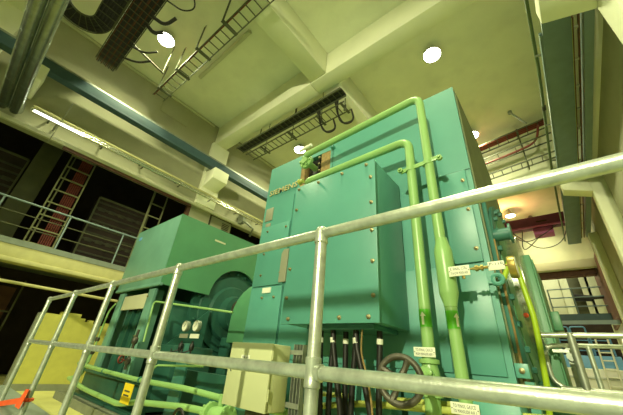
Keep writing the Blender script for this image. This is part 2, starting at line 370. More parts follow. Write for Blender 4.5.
# opening with rusty packing, black coil and studs
part('opening_liner', MB().box(ox0, ox1, 3.22, 3.25, oz0, oz1).box(ox0, ox0 + .09, 3.005, 3.22, oz0, oz1).box(ox1 - .19, ox1, 3.005, 3.22, oz0, oz1), 'rust', gen, 'rusty brown lining of the opening')
part('coil', MB().box(-2.83, -2.60, 3.06, 3.2, 2.35, 3.10), 'black', gen, bevel=.02)
sme = MB().lathe((0, 0, 0), (0, -1, 0), [(0, .022), (.05, .022), (.06, .012)], 8).mesh('stud', 'bolt_metal')
for k in range(6): place('stud', sme, (-2.57, 3.05, 2.42 + k * .13), gen)
part('plate', MB().box(-2.86, -2.70, 2.985, 3.0, 2.42, 2.62), 'grey_label', gen, 'grey plate in the opening')
part('lifting_stud', MB().lathe((-2.27, 3.0, 3.13), (0, -1, 0), [(0, .035), (.07, .035), (.08, .02)], 12), 'teal', gen)
# lettering and plates
lt = place('lettering', textmesh('SIEMENS', .150, .007, 'letter', bold=.0015, width=.68), (-3.34, 2.985, 2.68), gen)
lt['label'] = 'raised pale gold lettering'
part('nameplate', MB().box(-3.70, -3.52, 2.985, 3.0, 2.12, 2.37), 'grey_label', gen, 'grey maker plate', .003)
part('nameplate', MB().box(-3.66, -3.54, 2.985, 3.0, 1.98, 2.07), 'grey_label', gen, 'small grey plate', .003)
part('nameplate', MB().prism([(-3.13, 1.00), (-2.99, 1.00), (-2.99, 1.50), (-3.09, 1.50), (-3.13, 1.44)], 1, 2.955, 2.975), 'grey_label', gen, 'tall pale plate')
part('nameplate', MB().box(-3.46, -3.28, 2.965, 2.98, .868, .945), 'white_label', gen, 'small white label')
# end flange, bolts, shaft, lifting eye, spool
sy, sz = 4.27, .92
part('end_ring', MB().lathe((GX1, sy, sz), (1, 0, 0), [(0, 1.07), (.045, 1.07), (.05, 1.06), (.052, .93)], 64), 'teal_dark', gen)
part('end_shield', MB().lathe((GX1, sy, sz), (1, 0, 0), [(0, .93), (.06, .93), (.07, .86), (.08, .5)], 56), 'green', gen, 'dark green domed end shield')
part('shaft_ring', MB().lathe((GX1 + .05, sy, sz), (1, 0, 0), [(0, .66), (.13, .66)], 64), 'chrome', gen, 'bright machined ring')
rb = MB().lathe((0, 0, 0), (1, 0, 0), [(0, .028), (.035, .028), (.04, .018)], 6).mesh('ring_bolt', 'teal_dark')
for k in range(26):
    a = k * 2 * PI / 26; place('ring_bolt', rb, (GX1 + .05, sy + 1.0 * math.cos(a), sz + 1.0 * math.sin(a)), gen)
part('foot_bracket', MB().box(-.40, -.31, 2.96, 3.06, .02, .12), 'teal', gen, bevel=.005)
place('bolt', bme, (-.355, 2.958, .07), gen)
part('foot_column', MB().box(-.36, -.30, 3.0, 3.1, -1.03, .0), 'teal', gen)
eye = MB().torus((-.385, 2.99, .775), (0, 1, 0), .040, .020, 24, 8).box(-.46, -.40, 2.975, 3.0, .74, .86)
part('lifting_eye', eye, 'teal', gen)
part('bearing_spool', MB().lathe((GX1 + .01, 3.25, 1.28), (1, 0, 0), [(0, .062), (.17, .062), (.171, .10), (.19, .10)], 28), 'teal_dark', gen, 'round flanged stub on the end plate')
part('curved_rib', MB().tube([(GX1 + .02, 3.35, 1.75), (GX1 + .03, 3.18, 1.72), (GX1 + .03, 3.14, 1.5), (GX1 + .03, 3.12, 1.0), (GX1 + .02, 3.12, .2)], .022, 8), 'teal_dark', gen)
part('side_conduit', MB().tube([(GX1 + .05, 3.13, 1.2), (GX1 + .05, 3.10, .7), (GX1 + .045, 3.12, .35), (GX1 + .04, 3.10, .0)], .011, 8), 'rust', gen, 'mottled brown braided line')
part('emergency_knob', MB().lathe((-.27, 3.32, .52), (0, -1, 0), [(0, .02), (.03, .02), (.035, .012)], 12), 'orange', gen, 'small red knob')
# base frame under the casing
bf = MB().box(GX0 + .1, GX1 - .1, 3.12, 3.3, -.22, -.05).box(GX0, GX1, 3.25, 5.1, -1.03, -.22)
part('base_frame', bf, 'teal_dark', gen)
part('side_plate', MB().box(-3.66, -2.7, 2.82, 3.0, -.9, -.08), 'teal_dark', gen, bevel=.01)
part('side_plate', MB().box(-1.75, -1.35, 2.78, 3.0, -.9, -.12).lathe((-1.50, 2.78, -.26), (0, -1, 0), [(0, .05), (.02, .05)], 16), 'teal', gen, bevel=.004)
part('side_plate', MB().box(-.72, -.38, 2.7, 3.0, -.9, -.12), 'teal', gen, bevel=.01)

# green bearing housing on the right end
ex = part('bearing_housing', MB().box(-.40, -.17, 4.5, 5.9, -1.03, 1.45), 'green', gen, 'mid green tall housing', bevel=.01)
part('cover_plate', MB().box(-.17, -.155, 4.56, 5.8, -.6, 1.40), 'green', ex, bevel=.004)
part('small_box', MB().box(-.155, -.06, 5.2, 5.45, .62, .86), 'green', ex, bevel=.01)
hz = single('lime_hose', MB().tube(bend([(-.35, 3.1, .80), (-.27, 3.15, 1.0), (-.24, 3.2, .93), (-.225, 3.2, .70), (-.21, 3.2, .5), (-.225, 3.22, .25), (-.25, 3.25, -.05), (-.3, 3.3, -.3)], .08), .022, 10), 'hose', (-.24, 3.2, .3),
            'lime green hose curving down the right end of the generator', 'hose')

# ------------------------------------------------------------------ terminal box
tb = thing('terminal_box', (-1.8, 2.66, .34), 'large teal terminal box bolted on the generator front', 'box')
BX0, BX1, BY0, BZ0, BZ1 = -2.345, -1.20, 2.33, .335, 2.03
part('box_body', MB().box(BX0 + .01, BX1 - .01, BY0 + .02, 2.975, BZ0 + .01, BZ1 - .01), 'teal', tb, bevel=.006)
part('front_cover', MB().box(BX0, BX1, BY0, BY0 + .022, BZ0, BZ1), 'teal', tb, bevel=.006)
for x, z in [(-2.29, 1.98), (-1.97, 1.98), (-1.62, 1.98), (-1.30, 1.98), (-1.25, 1.80), (-1.25, 1.49), (-1.25, 1.18), (-1.25, .87), (-1.25, .56), (-2.295, 1.68), (-2.295, 1.3), (-2.295, .92),
             (-2.295, .60), (-2.24, .385), (-1.60, .385), (-1.30, .385)]:
    place('bolt', bme, (x, BY0, z), tb)
part('underside_flange', MB().box(-2.05, -1.3, 2.42, 2.9, .30, .34), 'teal_dark', tb)
NTH = ['leftmost', 'second from left', 'third from left', 'middle', 'third from right', 'second from right', 'rightmost']
for i, (x, y, dx) in enumerate([(-1.98, 2.56, .03), (-1.85, 2.60, -.04), (-1.80, 2.52, .11), (-1.73, 2.64, .0), (-1.59, 2.60, -.06), (-1.545, 2.52, .16), (-1.33, 2.58, -.04)]):
    t = thing('power_cable', (x, y, .3), 'black power cable hanging below the teal terminal box, %s of seven' % NTH[i], 'cable', 'black cables under the terminal box')
    part('cable_sheath', MB().tube([(x, y, .32), (x + dx * .1, y, .15), (x + dx * .5, y, -.08), (x + dx * .9, y + .01, -.35), (x + dx, y + .03, -.7), (x + dx, y + .03, -1.0)], .027, 10), 'black', t)
    part('cable_marker', MB().tube([(x, y, .235), (x + dx * .06, y, .19)], .029, 10), 'white_label', t, 'pale marker sleeve')
    part('gland', MB().lathe((x + dx * .97, y + .022, -.56), (0, 0, 1), [(0, .033), (.04, .036), (.05, .03), (.08, .03)], 10), 'galv', t, 'metal gland')
single('earth_wire', MB().tube(bend([(-1.45, 2.48, .32), (-1.46, 2.47, .12), (-1.40, 2.46, -.05), (-1.33, 2.4, -.2), (-1.30, 2.4, -.5)], .06), .008, 8), 'rust', (-1.45, 2.48, .3), 'thin brown wire hanging among the black cables', 'wire')

# ------------------------------------------------------------------ green pipes
PY = 2.7
up = thing('upper_green_pipe', (-.77, PY, 1), 'thick light green pipe rising to the top and running left over the generator', 'pipe')
part('pipe_run', MB().tube(bend([(-2.60, PY, 2.93), (-.755, PY, 3.03), (-.735, PY, 1.0), (-.705, PY, -1.0)], .14, 8), .048, 20), 'pipe', up)
part('reducer', MB().lathe((-.728, PY, .50), (0, 0, 1), [(0, .049), (.005, .053), (.02, .053), (.10, .074), (.12, .077), (.49, .077), (.51, .074), (.60, .052), (.62, .049)], 24), 'pipe', up)
part('pipe_flange', MB().lathe((-2.62, 2.78, 2.84), (0, -1, 0), [(0, .12), (.05, .12), (.055, .065), (.09, .06)], 24).tube([(-2.62, 2.99, 2.84), (-2.62, 2.78, 2.84)], .05, 14), 'pipe', up)
fb = MB().lathe((0, 0, 0), (0, -1, 0), [(0, .018), (.03, .018), (.034, .01)], 6).mesh('flange_bolt', 'pipe')
for k in range(6):
    a = k * PI / 3; place('flange_bolt', fb, (-2.62 + .095 * math.cos(a), 2.73, 2.84 + .095 * math.sin(a)), up)
part('white_sleeve', MB().tube([(-2.70, PY - .04, 3.03), (-2.46, PY - .04, 3.05)], .028, 10), 'white_label', up, 'small white tube on the pipe end')
part('colour_band', MB().lathe((-.7265, PY, .33), (-.01, 0, 1), [(0, .0495), (.14, .0495)], 24), 'band', up, 'bright green band')
lo = thing('lower_green_pipe', (-.95, PY, 1), 'thick light green pipe bending left above the terminal box, with a valve', 'pipe')
part('pipe_run', MB().tube(bend([(-2.58, 2.98, 2.40), (-2.56, PY, 2.395), (-.94, PY, 2.42), (-.95, PY, .10)], .14, 8), .050, 20), 'pipe', lo)
part('pipe_run', MB().tube([(-.96, PY, -.1), (-.96, PY, -1.0)], .06, 20), 'pipe', lo)
part('end_collar', MB().lathe((-2.58, PY - .02, 2.42), (-1, 0, 0), [(0, .035), (.05, .035), (.052, .048), (.08, .048)], 8), 'pipe_yellow', lo, 'yellow green union at the pipe end')
vb = MB().lathe((-.955, PY, -.16), (0, 0, 1), [(0, .082), (.03, .082), (.035, .06), (.08, .07), (.13, .08), (.18, .07), (.225, .06), (.23, .082), (.26, .082), (.265, .055), (.30, .050)], 20)
vb.lathe((-.955, PY, -.03), (0, -1, 0), [(0, .055), (.10, .05), (.105, .075), (.13, .075), (.132, .045), (.2, .035), (.22, .02)], 20)
part('valve_body', vb, 'pipe', lo)
for k in range(4):
    a = k * PI / 2 + .6; place('flange_bolt', fb, (-.955 + .062 * math.cos(a), PY - .13, -.03 + .062 * math.sin(a)), lo)
part('colour_band', MB().lathe((-.95, PY, .345), (0, 0, 1), [(0, .0515), (.145, .0515)], 24), 'band', lo, 'bright green band')
hw = Vector((-1.00, 2.22, -.055)); ax = Vector((.15, -1, .05)).normalized()
wh = MB().torus(hw, ax, .146, .023, 40, 10).lathe(hw - ax * .02, ax, [(0, .03), (.05, .035), (.055, .02)], 14)
e1 = ax.orthogonal().normalized(); e2 = ax.cross(e1)
for k in range(4):
    a = k * PI / 2 + .35; e = e1 * math.cos(a) + e2 * math.sin(a); wh.tube([hw + e * .02, hw + e * .08 + ax * -.01, hw + e * .145], .013, 8, radii=[.026, .021, .027])
w_ = part('handwheel', wh, 'iron', lo, 'dark iron handwheel')
part('valve_stem', MB().tube([hw, Vector((-.955, 2.5, -.035))], .012, 8), 'iron', w_)
# arrows: white wrap-around flow arrows on the bands
def arrow(x, z, par):
    vs = []; pts = [(-.010, 0), (.010, 0), (.010, .07), (.026, .07), (0, .105), (-.026, .07), (-.010, .07)]
    mbx = MB(); r = .0522
    for (u, v) in pts:
        a = u / r + (.95 if par is up else -.1); vs.append((x + r * math.sin(a), PY - r * math.cos(a), z + v))
    for (u, v) in pts:
        a = u / r + (.95 if par is up else -.1); vs.append((x + (r + .0015) * math.sin(a), PY - (r + .0015) * math.cos(a), z + v))
    mbx.add(vs, [(0, 1, 2, 6), (6, 2, 4), (2, 3, 4), (5, 6, 4), (7, 8, 9, 13), (13, 9, 11), (9, 10, 11), (12, 13, 11)])
    part('flow_arrow', mbx, 'white_label', par, 'white arrow')
arrow(-.95, .362, lo)
arrow(-.7275, .345, up)
# pipe clamp
cl = thing('pipe_clamp', (-.86, PY, 2.02), 'green clamp bar tying the two green pipes together', 'clamp')
part('clamp_bar', MB().bar((-1.06, PY - .02, 1.99), (-.61, PY - .02, 2.03), .02, .05), 'pipe', cl, bevel=.004)
part('clamp_ring', MB().lathe((-.948, PY, 1.97), (0, 0, 1), [(0, .056), (.05, .056)], 20), 'pipe', cl)
part('clamp_ring', MB().lathe((-.755, PY, 1.98), (0, 0, 1), [(0, .056), (.05, .056)], 20), 'pipe', cl)
for x in (-1.05, -.62): part('nut', MB().lathe((x, PY - .03, 2.0), (0, -1, 0), [(0, .032), (.03, .032), (.032, .016), (.05, .016)], 6), 'pipe', cl)

def sign(x, z, w_, h, y, l1, l2, lab, tilt=0):
    t = single('pipe_label', MB().box(x - w_ / 2, x + w_ / 2, y, y + .008, z - h / 2, z + h / 2), 'white_label', (x, y, z), lab, 'sign', bevel=.002)
    n = max(len(l1), len(l2), 1)
    if l1: place('writing', textmesh(l1, h * .42, .0006, 'ink', width=w_ * .80), (x, y - .001, z + h * .2), t)
    if l2: place('writing', textmesh(l2, h * .36, .0006, 'ink', width=w_ * .80), (x, y - .001, z - h * .22), t)
    for sx in (-1, 1): part('screw', MB().lathe((x + sx * w_ * .45, y, z), (0, -1, 0), [(0, .004), (.003, .004)], 6), 'iron', t)
    if tilt: t.rotation_euler = (0, tilt, 0)
    return t
sign(-.965, .15, .175, .072, PY - .065, 'TO FINAL CASCD', 'FROM MANSLIDE AIR 1', 'white two-line label on the valve pipe above the handwheel')
sign(-.715, -.205, .19, .074, PY - .065, 'TO PINOL GASCD', 'TO MANSLIDE AIR 1', 'white two-line label partly hidden below the near mid rail')
s3 = sign(-.60, .775, .165, .085, PY - .09, 'E. FINAL CTRL', '7 A-CW MAN AIR', 'white label on the thick green reducer left of the brass fitting')
s4 = sign(-.325, .785, .115, .07, PY - .09, 'P-110', '', 'small white label beside the round gauge on the instrument line')
iv = thing('instrument_line', (-.45, PY, .8), 'short brass instrument line between the two white labels', 'fitting')
part('brass_union', MB().lathe((-.50, PY - .07, .785), (1, 0, 0), [(0, .012), (.02, .012), (.021, .024), (.045, .024), (.046, .016), (.06, .016), (.061, .024), (.08, .024), (.081, .012), (.13, .012)], 6), 'brass', iv, 'brass hexagon union')
part('instrument_tube', MB().tube([(-.66, PY - .07, .785), (-.24, PY - .07, .785)], .008, 8), 'brass', iv)
part('drain_plug', MB().tube([(-.575, PY - .07, .76), (-.575, PY - .07, .71)], .012, 8), 'brass', iv)
ga = thing('pressure_gauge', (-.25, PY, .79), 'round brass-rimmed gauge seen edge-on at the generator corner', 'gauge')
part('gauge_case', MB().lathe((-.245, PY - .07, .765), (1, 0, 0), [(0, .082), (.015, .086), (.045, .086), (.05, .078)], 28), 'brass', ga, bevel=0)
part('dial', MB().lathe((-.198, PY - .07, .765), (1, 0, 0), [(0, .076), (.006, .076)], 28), 'white_label', ga, 'pale dial')

# ------------------------------------------------------------------ control box on its strut
cb = thing('control_box', (-2.13, 1.9, -.12), 'beige steel control box mounted behind the near mid rail', 'control box')
part('box_body', MB().box(-2.393, -1.876, 1.828, 2.02, -.352, .112), 'beige', cb, bevel=.006)
dr = part('door', MB().box(-2.397, -1.870, 1.80, 1.818, -.354, .114), 'beige', cb, bevel=.004)
part('lock', MB().lathe((-2.345, 1.80, -.105), (0, -1, 0), [(0, .010), (.006, .010), (.008, .005)], 12), 'chrome', dr)
lb = part('nameplate', MB().box(-2.235, -2.125, 1.796, 1.80, -.022, .018), 'white_label', dr, 'small white label')
for z in (-.28, .0): part('hinge', MB().tube([(-1.866, 1.81, z), (-1.866, 1.81, z + .08)], .006, 6), 'beige', dr)
place('writing', textmesh('CTRL AIR', .019, .0005, 'ink', width=.085), (-2.18, 1.7955, -.002), cb)
st = thing('strut_post', (-1.78, 2.06, -1.03), 'grey slotted steel strut carrying the beige control box', 'post')
for x in (-1.83, -1.765): part('channel', MB().box(x - .02, x - .014, 2.03, 2.08, -1.03, .13).box(x + .014, x + .02, 2.03, 2.08, -1.03, .13).box(x - .02, x + .02, 2.075, 2.08, -1.03, .13), 'galv_dull', st)
for z in (.05, -.32): part('cross_bracket', MB().box(-2.3, -1.74, 2.022, 2.032, z, z + .035), 'galv_dull', st)
single('cable_duct', MB().box(-2.2, -1.98, 1.9, 1.96, -1.03, -.355), 'olive', (-2.1, 1.93, -.7), 'olive cable duct below the beige control box', 'duct')

# ------------------------------------------------------------------ turbine on the left
tu = thing('turbine', (-7.2, 4.4, -1.03), 'green turbine with a boxy hood behind the left of the guardrail', 'turbine')
TX0, TX1, TY0, TY1, TZ0, TZ1 = -8.32, -6.07, 2.57, 6.2, 1.16, 2.72
# hood: front, top, back and the arched right end
ay, az, ar = 4.42, 1.12, .74
poly = [(TY0, TZ0), (TY0, TZ1), (TY1, TZ1), (TY1, TZ0), (ay + ar, TZ0)] + [(ay + ar * math.cos(a), az + .03 + ar * math.sin(a)) for a in [PI * i / 16 for i in range(1, 16)]] + [(ay - ar, TZ0)]
hd = MB().prism(poly, 0, TX1 - .05, TX1).box(TX0, TX1 - .05, TY0, TY0 + .04, TZ0, TZ1).box(TX0, TX1 - .05, TY0 + .04, TY1, TZ1 - .04, TZ1).box(TX0, TX0 + .04, TY0 + .04, TY1, TZ0, TZ1 - .04).box(TX0 + .04, TX1 - .05, TY1 - .04, TY1, TZ0, TZ1 - .04)
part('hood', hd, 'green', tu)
part('hood_front_panel', MB().box(TX0 + .01, TX1 - .01, TY0 - .012, TY0, TZ0 + .03, TZ1 - .02), 'green_pale', tu, 'paler green front panel', .004)
part('hood_sill', MB().box(TX0 - .01, TX1 + .01, TY0 - .03, TY0 + .04, TZ0 - .03, TZ0 + .03), 'green_pale', tu, 'pale lower edge strip', .006)
part('nameplate', MB().box(-8.10, -7.97, TY0 - .02, TY0 - .012, 2.44, 2.53), 'blue_panel', tu, 'small blue sticker')
part('nameplate', MB().box(TX1, TX1 + .006, 3.50, 3.80, 2.40, 2.44), 'pale', tu, 'thin pale label')
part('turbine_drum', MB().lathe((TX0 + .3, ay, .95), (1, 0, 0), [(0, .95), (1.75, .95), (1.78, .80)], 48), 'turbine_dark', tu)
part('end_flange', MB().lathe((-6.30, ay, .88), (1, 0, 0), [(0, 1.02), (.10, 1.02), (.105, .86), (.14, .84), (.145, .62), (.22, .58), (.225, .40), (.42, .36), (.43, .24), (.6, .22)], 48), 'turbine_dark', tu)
tbm = MB().lathe((0, 0, 0), (1, 0, 0), [(0, .03), (.05, .03), (.055, .018)], 6).mesh('flange_bolt', 'turbine_dark')
for k in range(24):
    a = k * 2 * PI / 24; place('flange_bolt', tbm, (-6.195, ay + .94 * math.cos(a), .88 + .94 * math.sin(a)), tu)
part('bearing_pedestal', MB().box(-6.2, -5.4, 4.0, 4.9, -.9, -.05).box(-6.05, -5.6, 4.2, 4.7, -.05, .35), 'turbine_dark', tu, bevel=.03)
part('casing_block', MB().box(-6.2, -5.55, 2.95, 3.75, -.9, .10).box(-7.9, -6.3, 3.0, 3.6, -.5, .95), 'turbine_dark', tu, bevel=.04)
part('stiffener', MB().prism([(3.0, .1), (3.75, .1), (3.75, .85)], 0, -6.05, -6.0), 'turbine_dark', tu)
# support posts with their bolts, silvery lintel
for x0, x1 in ((-8.14, -7.86), (-6.58, -6.30)):
    part('support_post', MB().box(x0, x1, 2.60, 2.66, -.80, 1.10).box(x0 + .12, x1 - .12, 2.66, 2.85, -.80, 1.10), 'green_pale', tu, 'pale green flanged post', .004)
    for z in (.95, .2, -.6): place('bolt', bme, ((x0 + x1) / 2 - .1, 2.60, z), tu)
part('lintel', MB().box(-7.80, -6.62, 2.61, 2.64, .72, 1.02), 'pale', tu, 'silvery plate between the posts', .004)
part('inner_panel', MB().box(-7.80, -6.62, 2.78, 2.82, -.80, .72), 'turbine_dark', tu)
part('inner_rib', MB().box(-7.35, -7.31, 2.70, 2.78, -.80, .72).box(-7.0, -6.96, 2.72, 2.78, -.80, .72), 'turbine_dark', tu)
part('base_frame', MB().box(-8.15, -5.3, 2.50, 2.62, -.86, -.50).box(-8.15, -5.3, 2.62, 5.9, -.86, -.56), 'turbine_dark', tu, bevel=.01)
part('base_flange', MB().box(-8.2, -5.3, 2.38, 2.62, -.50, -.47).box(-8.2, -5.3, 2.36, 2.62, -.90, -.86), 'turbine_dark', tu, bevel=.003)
part('cross_plate', MB().box(-5.3, -3.7, 2.9, 3.0, -1.0, -.25), 'turbine_dark', tu)
for k in range(5): place('bolt', bme, (-8.0 + k * .3, 2.37, -.78), tu)
single('plinth', MB().box(-8.5, -3.8, 2.2, 6.2, -1.03, -.90), 'concrete', (-6.2, 4, -1.03), 'grey concrete plinth under the green turbine', 'plinth')
cg = thing('coupling_guard', (-4.4, 4.35, .2), 'light green rounded guard over the shaft between turbine and generator', 'guard')
gp = [(3.52, .20), (3.52, .60)] + [(4.35 - .83 * math.cos(a), .62 + .83 * math.sin(a)) for a in [PI * i / 14 for i in range(0, 15)]] + [(5.18, .20)]
part('guard_shell', MB().prism(gp, 0, -4.90, -3.77), 'green', cg, bevel=.03)
part('guard_rim', MB().prism([(3.49, .18), (3.49, .60)] + [(4.35 - .86 * math.cos(a), .62 + .86 * math.sin(a)) for a in [PI * i / 14 for i in range(0, 15)]] + [(5.21, .18)], 0, -4.0, -3.95), 'green', cg)
for gy in (3.56, 5.10): part('guard_leg', MB().box(-4.86, -4.80, gy, gy + .05, -.90, .20), 'turbine_dark', cg)
part('shaft', MB().tube([(-5.8, 4.35, .95), (-4.95, 4.35, .95)], .2, 24), 'iron', cg, 'dark steel shaft')
# thin pipes in front of the turbine
pn = thing('lube_pipe', (-6.5, 2.3, -.5), 'upper of two lime green pipes along the foot of the turbine', 'pipe')
part('pipe_run', MB().tube(bend([(-8.3, 2.36, -.38), (-7, 2.30, -.40), (-5.2, 2.30, -.42), (-3.9, 2.35, -.40), (-2.9, 2.45, -.44), (-2.3, 2.5, -.44)], .3), .034, 12), 'pipe', pn)
for x in (-6.6, -5.1): part('coupling', MB().lathe((x, 2.30, -.41), (1, 0, 0), [(0, .042), (.03, .042)], 14), 'teal_dark', pn)
pn = thing('lube_pipe', (-6.5, 2.3, -.7), 'lower of two lime green pipes along the foot of the turbine', 'pipe')
part('pipe_run', MB().tube(bend([(-8.35, 2.30, -.66), (-7, 2.22, -.72), (-5.3, 2.2, -.74), (-4.9, 2.25, -.66), (-3.6, 2.3, -.56), (-2.6, 2.45, -.58)], .3), .036, 12), 'pipe', pn)
part('elbow', MB().tube(bend([(-8.35, 2.30, -.66), (-8.30, 2.5, -.6), (-8.25, 2.5, -.2)], .1), .03, 10), 'pipe', pn)
sp = thing('drain_pipe', (-6.0, 2.5, .5), 'thin lime pipe arching up between the posts of the turbine', 'pipe')
part('pipe_run', MB().tube(bend([(-5.85, 2.5, .10), (-5.95, 2.5, .80), (-4.0, 2.9, .60)], .1), .018, 10), 'pipe', sp)
sp = thing('drain_pipe', (-8, 2.5, .5), 'thin green pipe with valves at the far left end of the turbine', 'pipe')
part('pipe_run', MB().tube(bend([(-7.9, 2.5, .85), (-8.15, 2.5, .70), (-8.2, 2.5, -.35)], .1), .018, 10), 'pipe', sp)
for z in (.1, -.15): part('valve', MB().lathe((-8.2, 2.5, z - .05), (0, 0, 1), [(0, .03), (.03, .05), (.08, .05), (.1, .03)], 8).tube([(-8.2, 2.5, z), (-8.2, 2.38, z)], .014, 6), 'iron', sp)
sp = thing('branch_pipe', (-4.6, 2.3, -.2), 'thin lime branch rising from the upper pipe behind the second post', 'pipe')
part('pipe_run', MB().tube(bend([(-5.05, 2.30, -.40), (-4.75, 2.32, -.20), (-3.7, 2.4, -.14)], .05), .014, 8), 'pipe', sp)
sv = thing('valve', (-6.2, 2.45, 0), 'brass valve with a small red handle on the turbine post', 'valve')
part('valve_body', MB().tube([(-6.15, 2.48, .30), (-6.2, 2.48, -.35)], .025, 8).lathe((-6.17, 2.48, .05), (0, 0, 1), [(0, .03), (.03, .055), (.1, .055), (.13, .03)], 8).lathe((-6.19, 2.48, -.28), (0, 0, 1), [(0, .03), (.03, .05), (.09, .05), (.12, .03)], 8), 'iron', sv)
part('handle', MB().torus((-6.35, 2.42, -.20), (-1, -.6, 0), .06, .015, 18, 8).tube([(-6.35, 2.42, -.2), (-6.19, 2.48, -.22)], .012, 6), 'red_cable', sv, 'red round handle')
single('hanging_tag', MB().box(-5.22, -4.93, 2.16, 2.17, -.70, -.46), 'tag_yellow', (-5.07, 2.17, -.5), 'yellow tag hanging from the lime pipes behind the second-left post', 'tag')
hg = bpy.data.objects['hanging_tag']
for z in (-.55, -.60): part('printed_line', MB().box(-5.17, -4.99, 2.158, 2.16, z - .012, z + .008), 'ink', hg)
# gauges
gs = thing('gauge_stand', (-4.5, 2.6, -1.0), 'green stand with pressure gauge pair beside the coupling guard', 'gauge stand')
part('stand_plate', MB().box(-4.75, -4.45, 2.60, 2.64, -.9, .12), 'teal_dark', gs, bevel=.006)
for x, n in ((-4.67, 0), (-4.36, 1)):
    g_ = part('gauge', MB().lathe((x, 2.60, .36), (0, -1, 0), [(0, .078), (.05, .082), (.06, .078), (.061, .07)], 28), 'galv_dull', gs)
    d_ = part('dial', MB().lathe((x, 2.541, .36), (0, -1, 0), [(0, .070), (.003, .070)], 28), 'white_label', g_, 'pale dial')
    part('needle', MB().bar((x - .015, 2.536, .345), (x + .03, 2.536, .395), .006, .002), 'black', g_)
    part('gauge_plate', MB().box(x - .12, x + .12, 2.56, 2.57, .19, .25), 'white_label' if n else 'grey_label', gs, 'small label plate')
    part('valve', MB().lathe((x + .02, 2.55, .02), (0, 0, 1), [(0, .02), (.02, .035), (.08, .035), (.10, .02)], 8).tube([(x + .02, 2.55, .15), (x + .02, 2.55, -.10)], .013, 6)
         .torus((x - .06, 2.46, -.02), (-.5, -1, 0), .045, .012, 16, 6).tube([(x - .06, 2.46, -.02), (x + .02, 2.55, .03)], .01, 6), 'black', gs, 'black hand valve')
fl = thing('flange_cluster', (-3.5, 2.2, -.6), 'lime green flanged valve with a black cable loop left of the beige box', 'valve')
part('valve_body', MB().lathe((-3.15, 2.25, -.55), (1, 0, 0), [(0, .11), (.04, .11), (.045, .07), (.15, .09), (.26, .07), (.265, .11), (.305, .11)], 18).tube([(-3.0, 2.25, -.5), (-3.0, 2.25, -.36)], .03, 8), 'pipe', fl)
fme = MB().tube([(0, 0, 0), (.05, 0, 0)], .014, 6).mesh('flange_bolt', 'pipe')
for k in range(8):
    a = k * PI / 4; place('flange_bolt', fme, (-3.20, 2.25 + .09 * math.cos(a), -.55 + .09 * math.sin(a)), fl); place('flange_bolt', fme, (-2.88, 2.25 + .09 * math.cos(a), -.55 + .09 * math.sin(a)), fl)
part('cable_loop', MB().tube(arc((-3.5, 2.1, -.66), (1, 0, 0), (0, 0, 1), .11, -.3, PI + .3, 12), .016, 8), 'black', fl, 'black cable loop')
single('floor_pipe', MB().tube(bend([(-2.4, 2.7, -.42), (-1.6, 2.72, -.28), (-.2, 2.75, -.20)], .2), .026, 12), 'pipe_yellow', (-1.6, 2.7, -.3), 'yellow green pipe behind the black cables and the handwheel', 'pipe')
single('floor_pipe', MB().tube([(-2.3, 2.85, -.28), (-.8, 2.85, -.20)], .022, 12), 'pipe_yellow', (-1.6, 2.85, -.2), 'thinner yellow green pipe just below the generator casing', 'pipe')

# ------------------------------------------------------------------ crane beams, ducts, conduits
b = thing('crane_beam', (-9.45, 5, 6.45), 'dark blue crane beam along the left wall', 'beam')
part('beam_web', MB().box(-9.50, -9.38, -6, 20, 6.54, 6.88), 'blue_steel', b, bevel=.01)
part('beam_flange', MB().box(-9.56, -9.30, -6, 20, 6.48, 6.54), 'blue_steel', b, bevel=.006)
part('crane_rail', MB().box(-9.48, -9.40, -6, 20, 6.88, 6.95), 'galv_dull', b)
def corbel_l(y0, y1, lab):
    single('corbel', MB().prism([(-9.9, 5.75), (-9.18, 6.0), (-9.18, 6.475), (-9.9, 6.475)], 1, y0, y1), 'girder', (-9.8, y0, 6), lab, 'corbel', bevel=.012)
corbel_l(4.55, 5.2, 'cream concrete corbel under the blue crane beam, mid left wall')
corbel_l(-1.05, -.75, 'cream bracket block under the crane beam beside the silver ducts')
b = thing('crane_beam', (1.3, 9, 6.5), 'dark blue-grey crane beam along the right wall', 'beam')
part('beam_web', MB().box(1.25, 1.38, 5.10, 19.4, 6.56, 7.05), 'blue_grey', b, bevel=.01)
part('beam_flange', MB().box(1.08, 1.55, 5.10, 19.4, 6.49, 6.56), 'blue_grey', b, bevel=.006)
part('walk_edge', MB().box(1.03, 1.085, 5.7, 19.4, 6.50, 6.62), 'blue_grey', b)
bb = thing('bus_bar_ladder', (1.68, 9, 6.6), 'brown bus bar ladder between crane beam and right wall', 'ladder')
for x in (1.60, 1.70): part('rail', MB().box(x - .012, x + .012, 5.7, 19, 6.62, 6.70), 'brown', bb)
rm = MB().box(-.05, .05, -.03, .03, -.015, .015).mesh('rung', 'galv_dull')
for k in range(14): place('rung', rm, (1.65, 6.0 + k * .9, 6.64), bb)
part('yellow_bar', MB().box(1.565, 1.58, 5.7, 19, 6.58, 6.62), 'pipe_yellow', bb, 'yellow conductor bar')
b = thing('round_duct', (-6, -1.13, 4.95), 'silver round duct at upper left, the one nearer the corner', 'duct')
for k, (yy, lab) in enumerate(((-1.055, 0), (-.830, 1))):
    if k: b = thing('round_duct', (-6, yy, 4.95), 'silver round duct at upper left, the one nearer the black trays', 'duct')
    part('duct_run', MB().tube(bend([(-2.6, yy, 4.98), (-9.25, yy, 4.98), (-9.42, yy, 4.98), (-9.44, yy, 5.3), (-9.9, yy, 5.3)], .12), .108, 24), 'duct', b)
    for j in range(12): part('seam_ring', MB().lathe((-3.0 - j * .56, yy, 4.98), (1, 0, 0), [(0, .1105), (.012, .1105)], 24), 'duct', b)
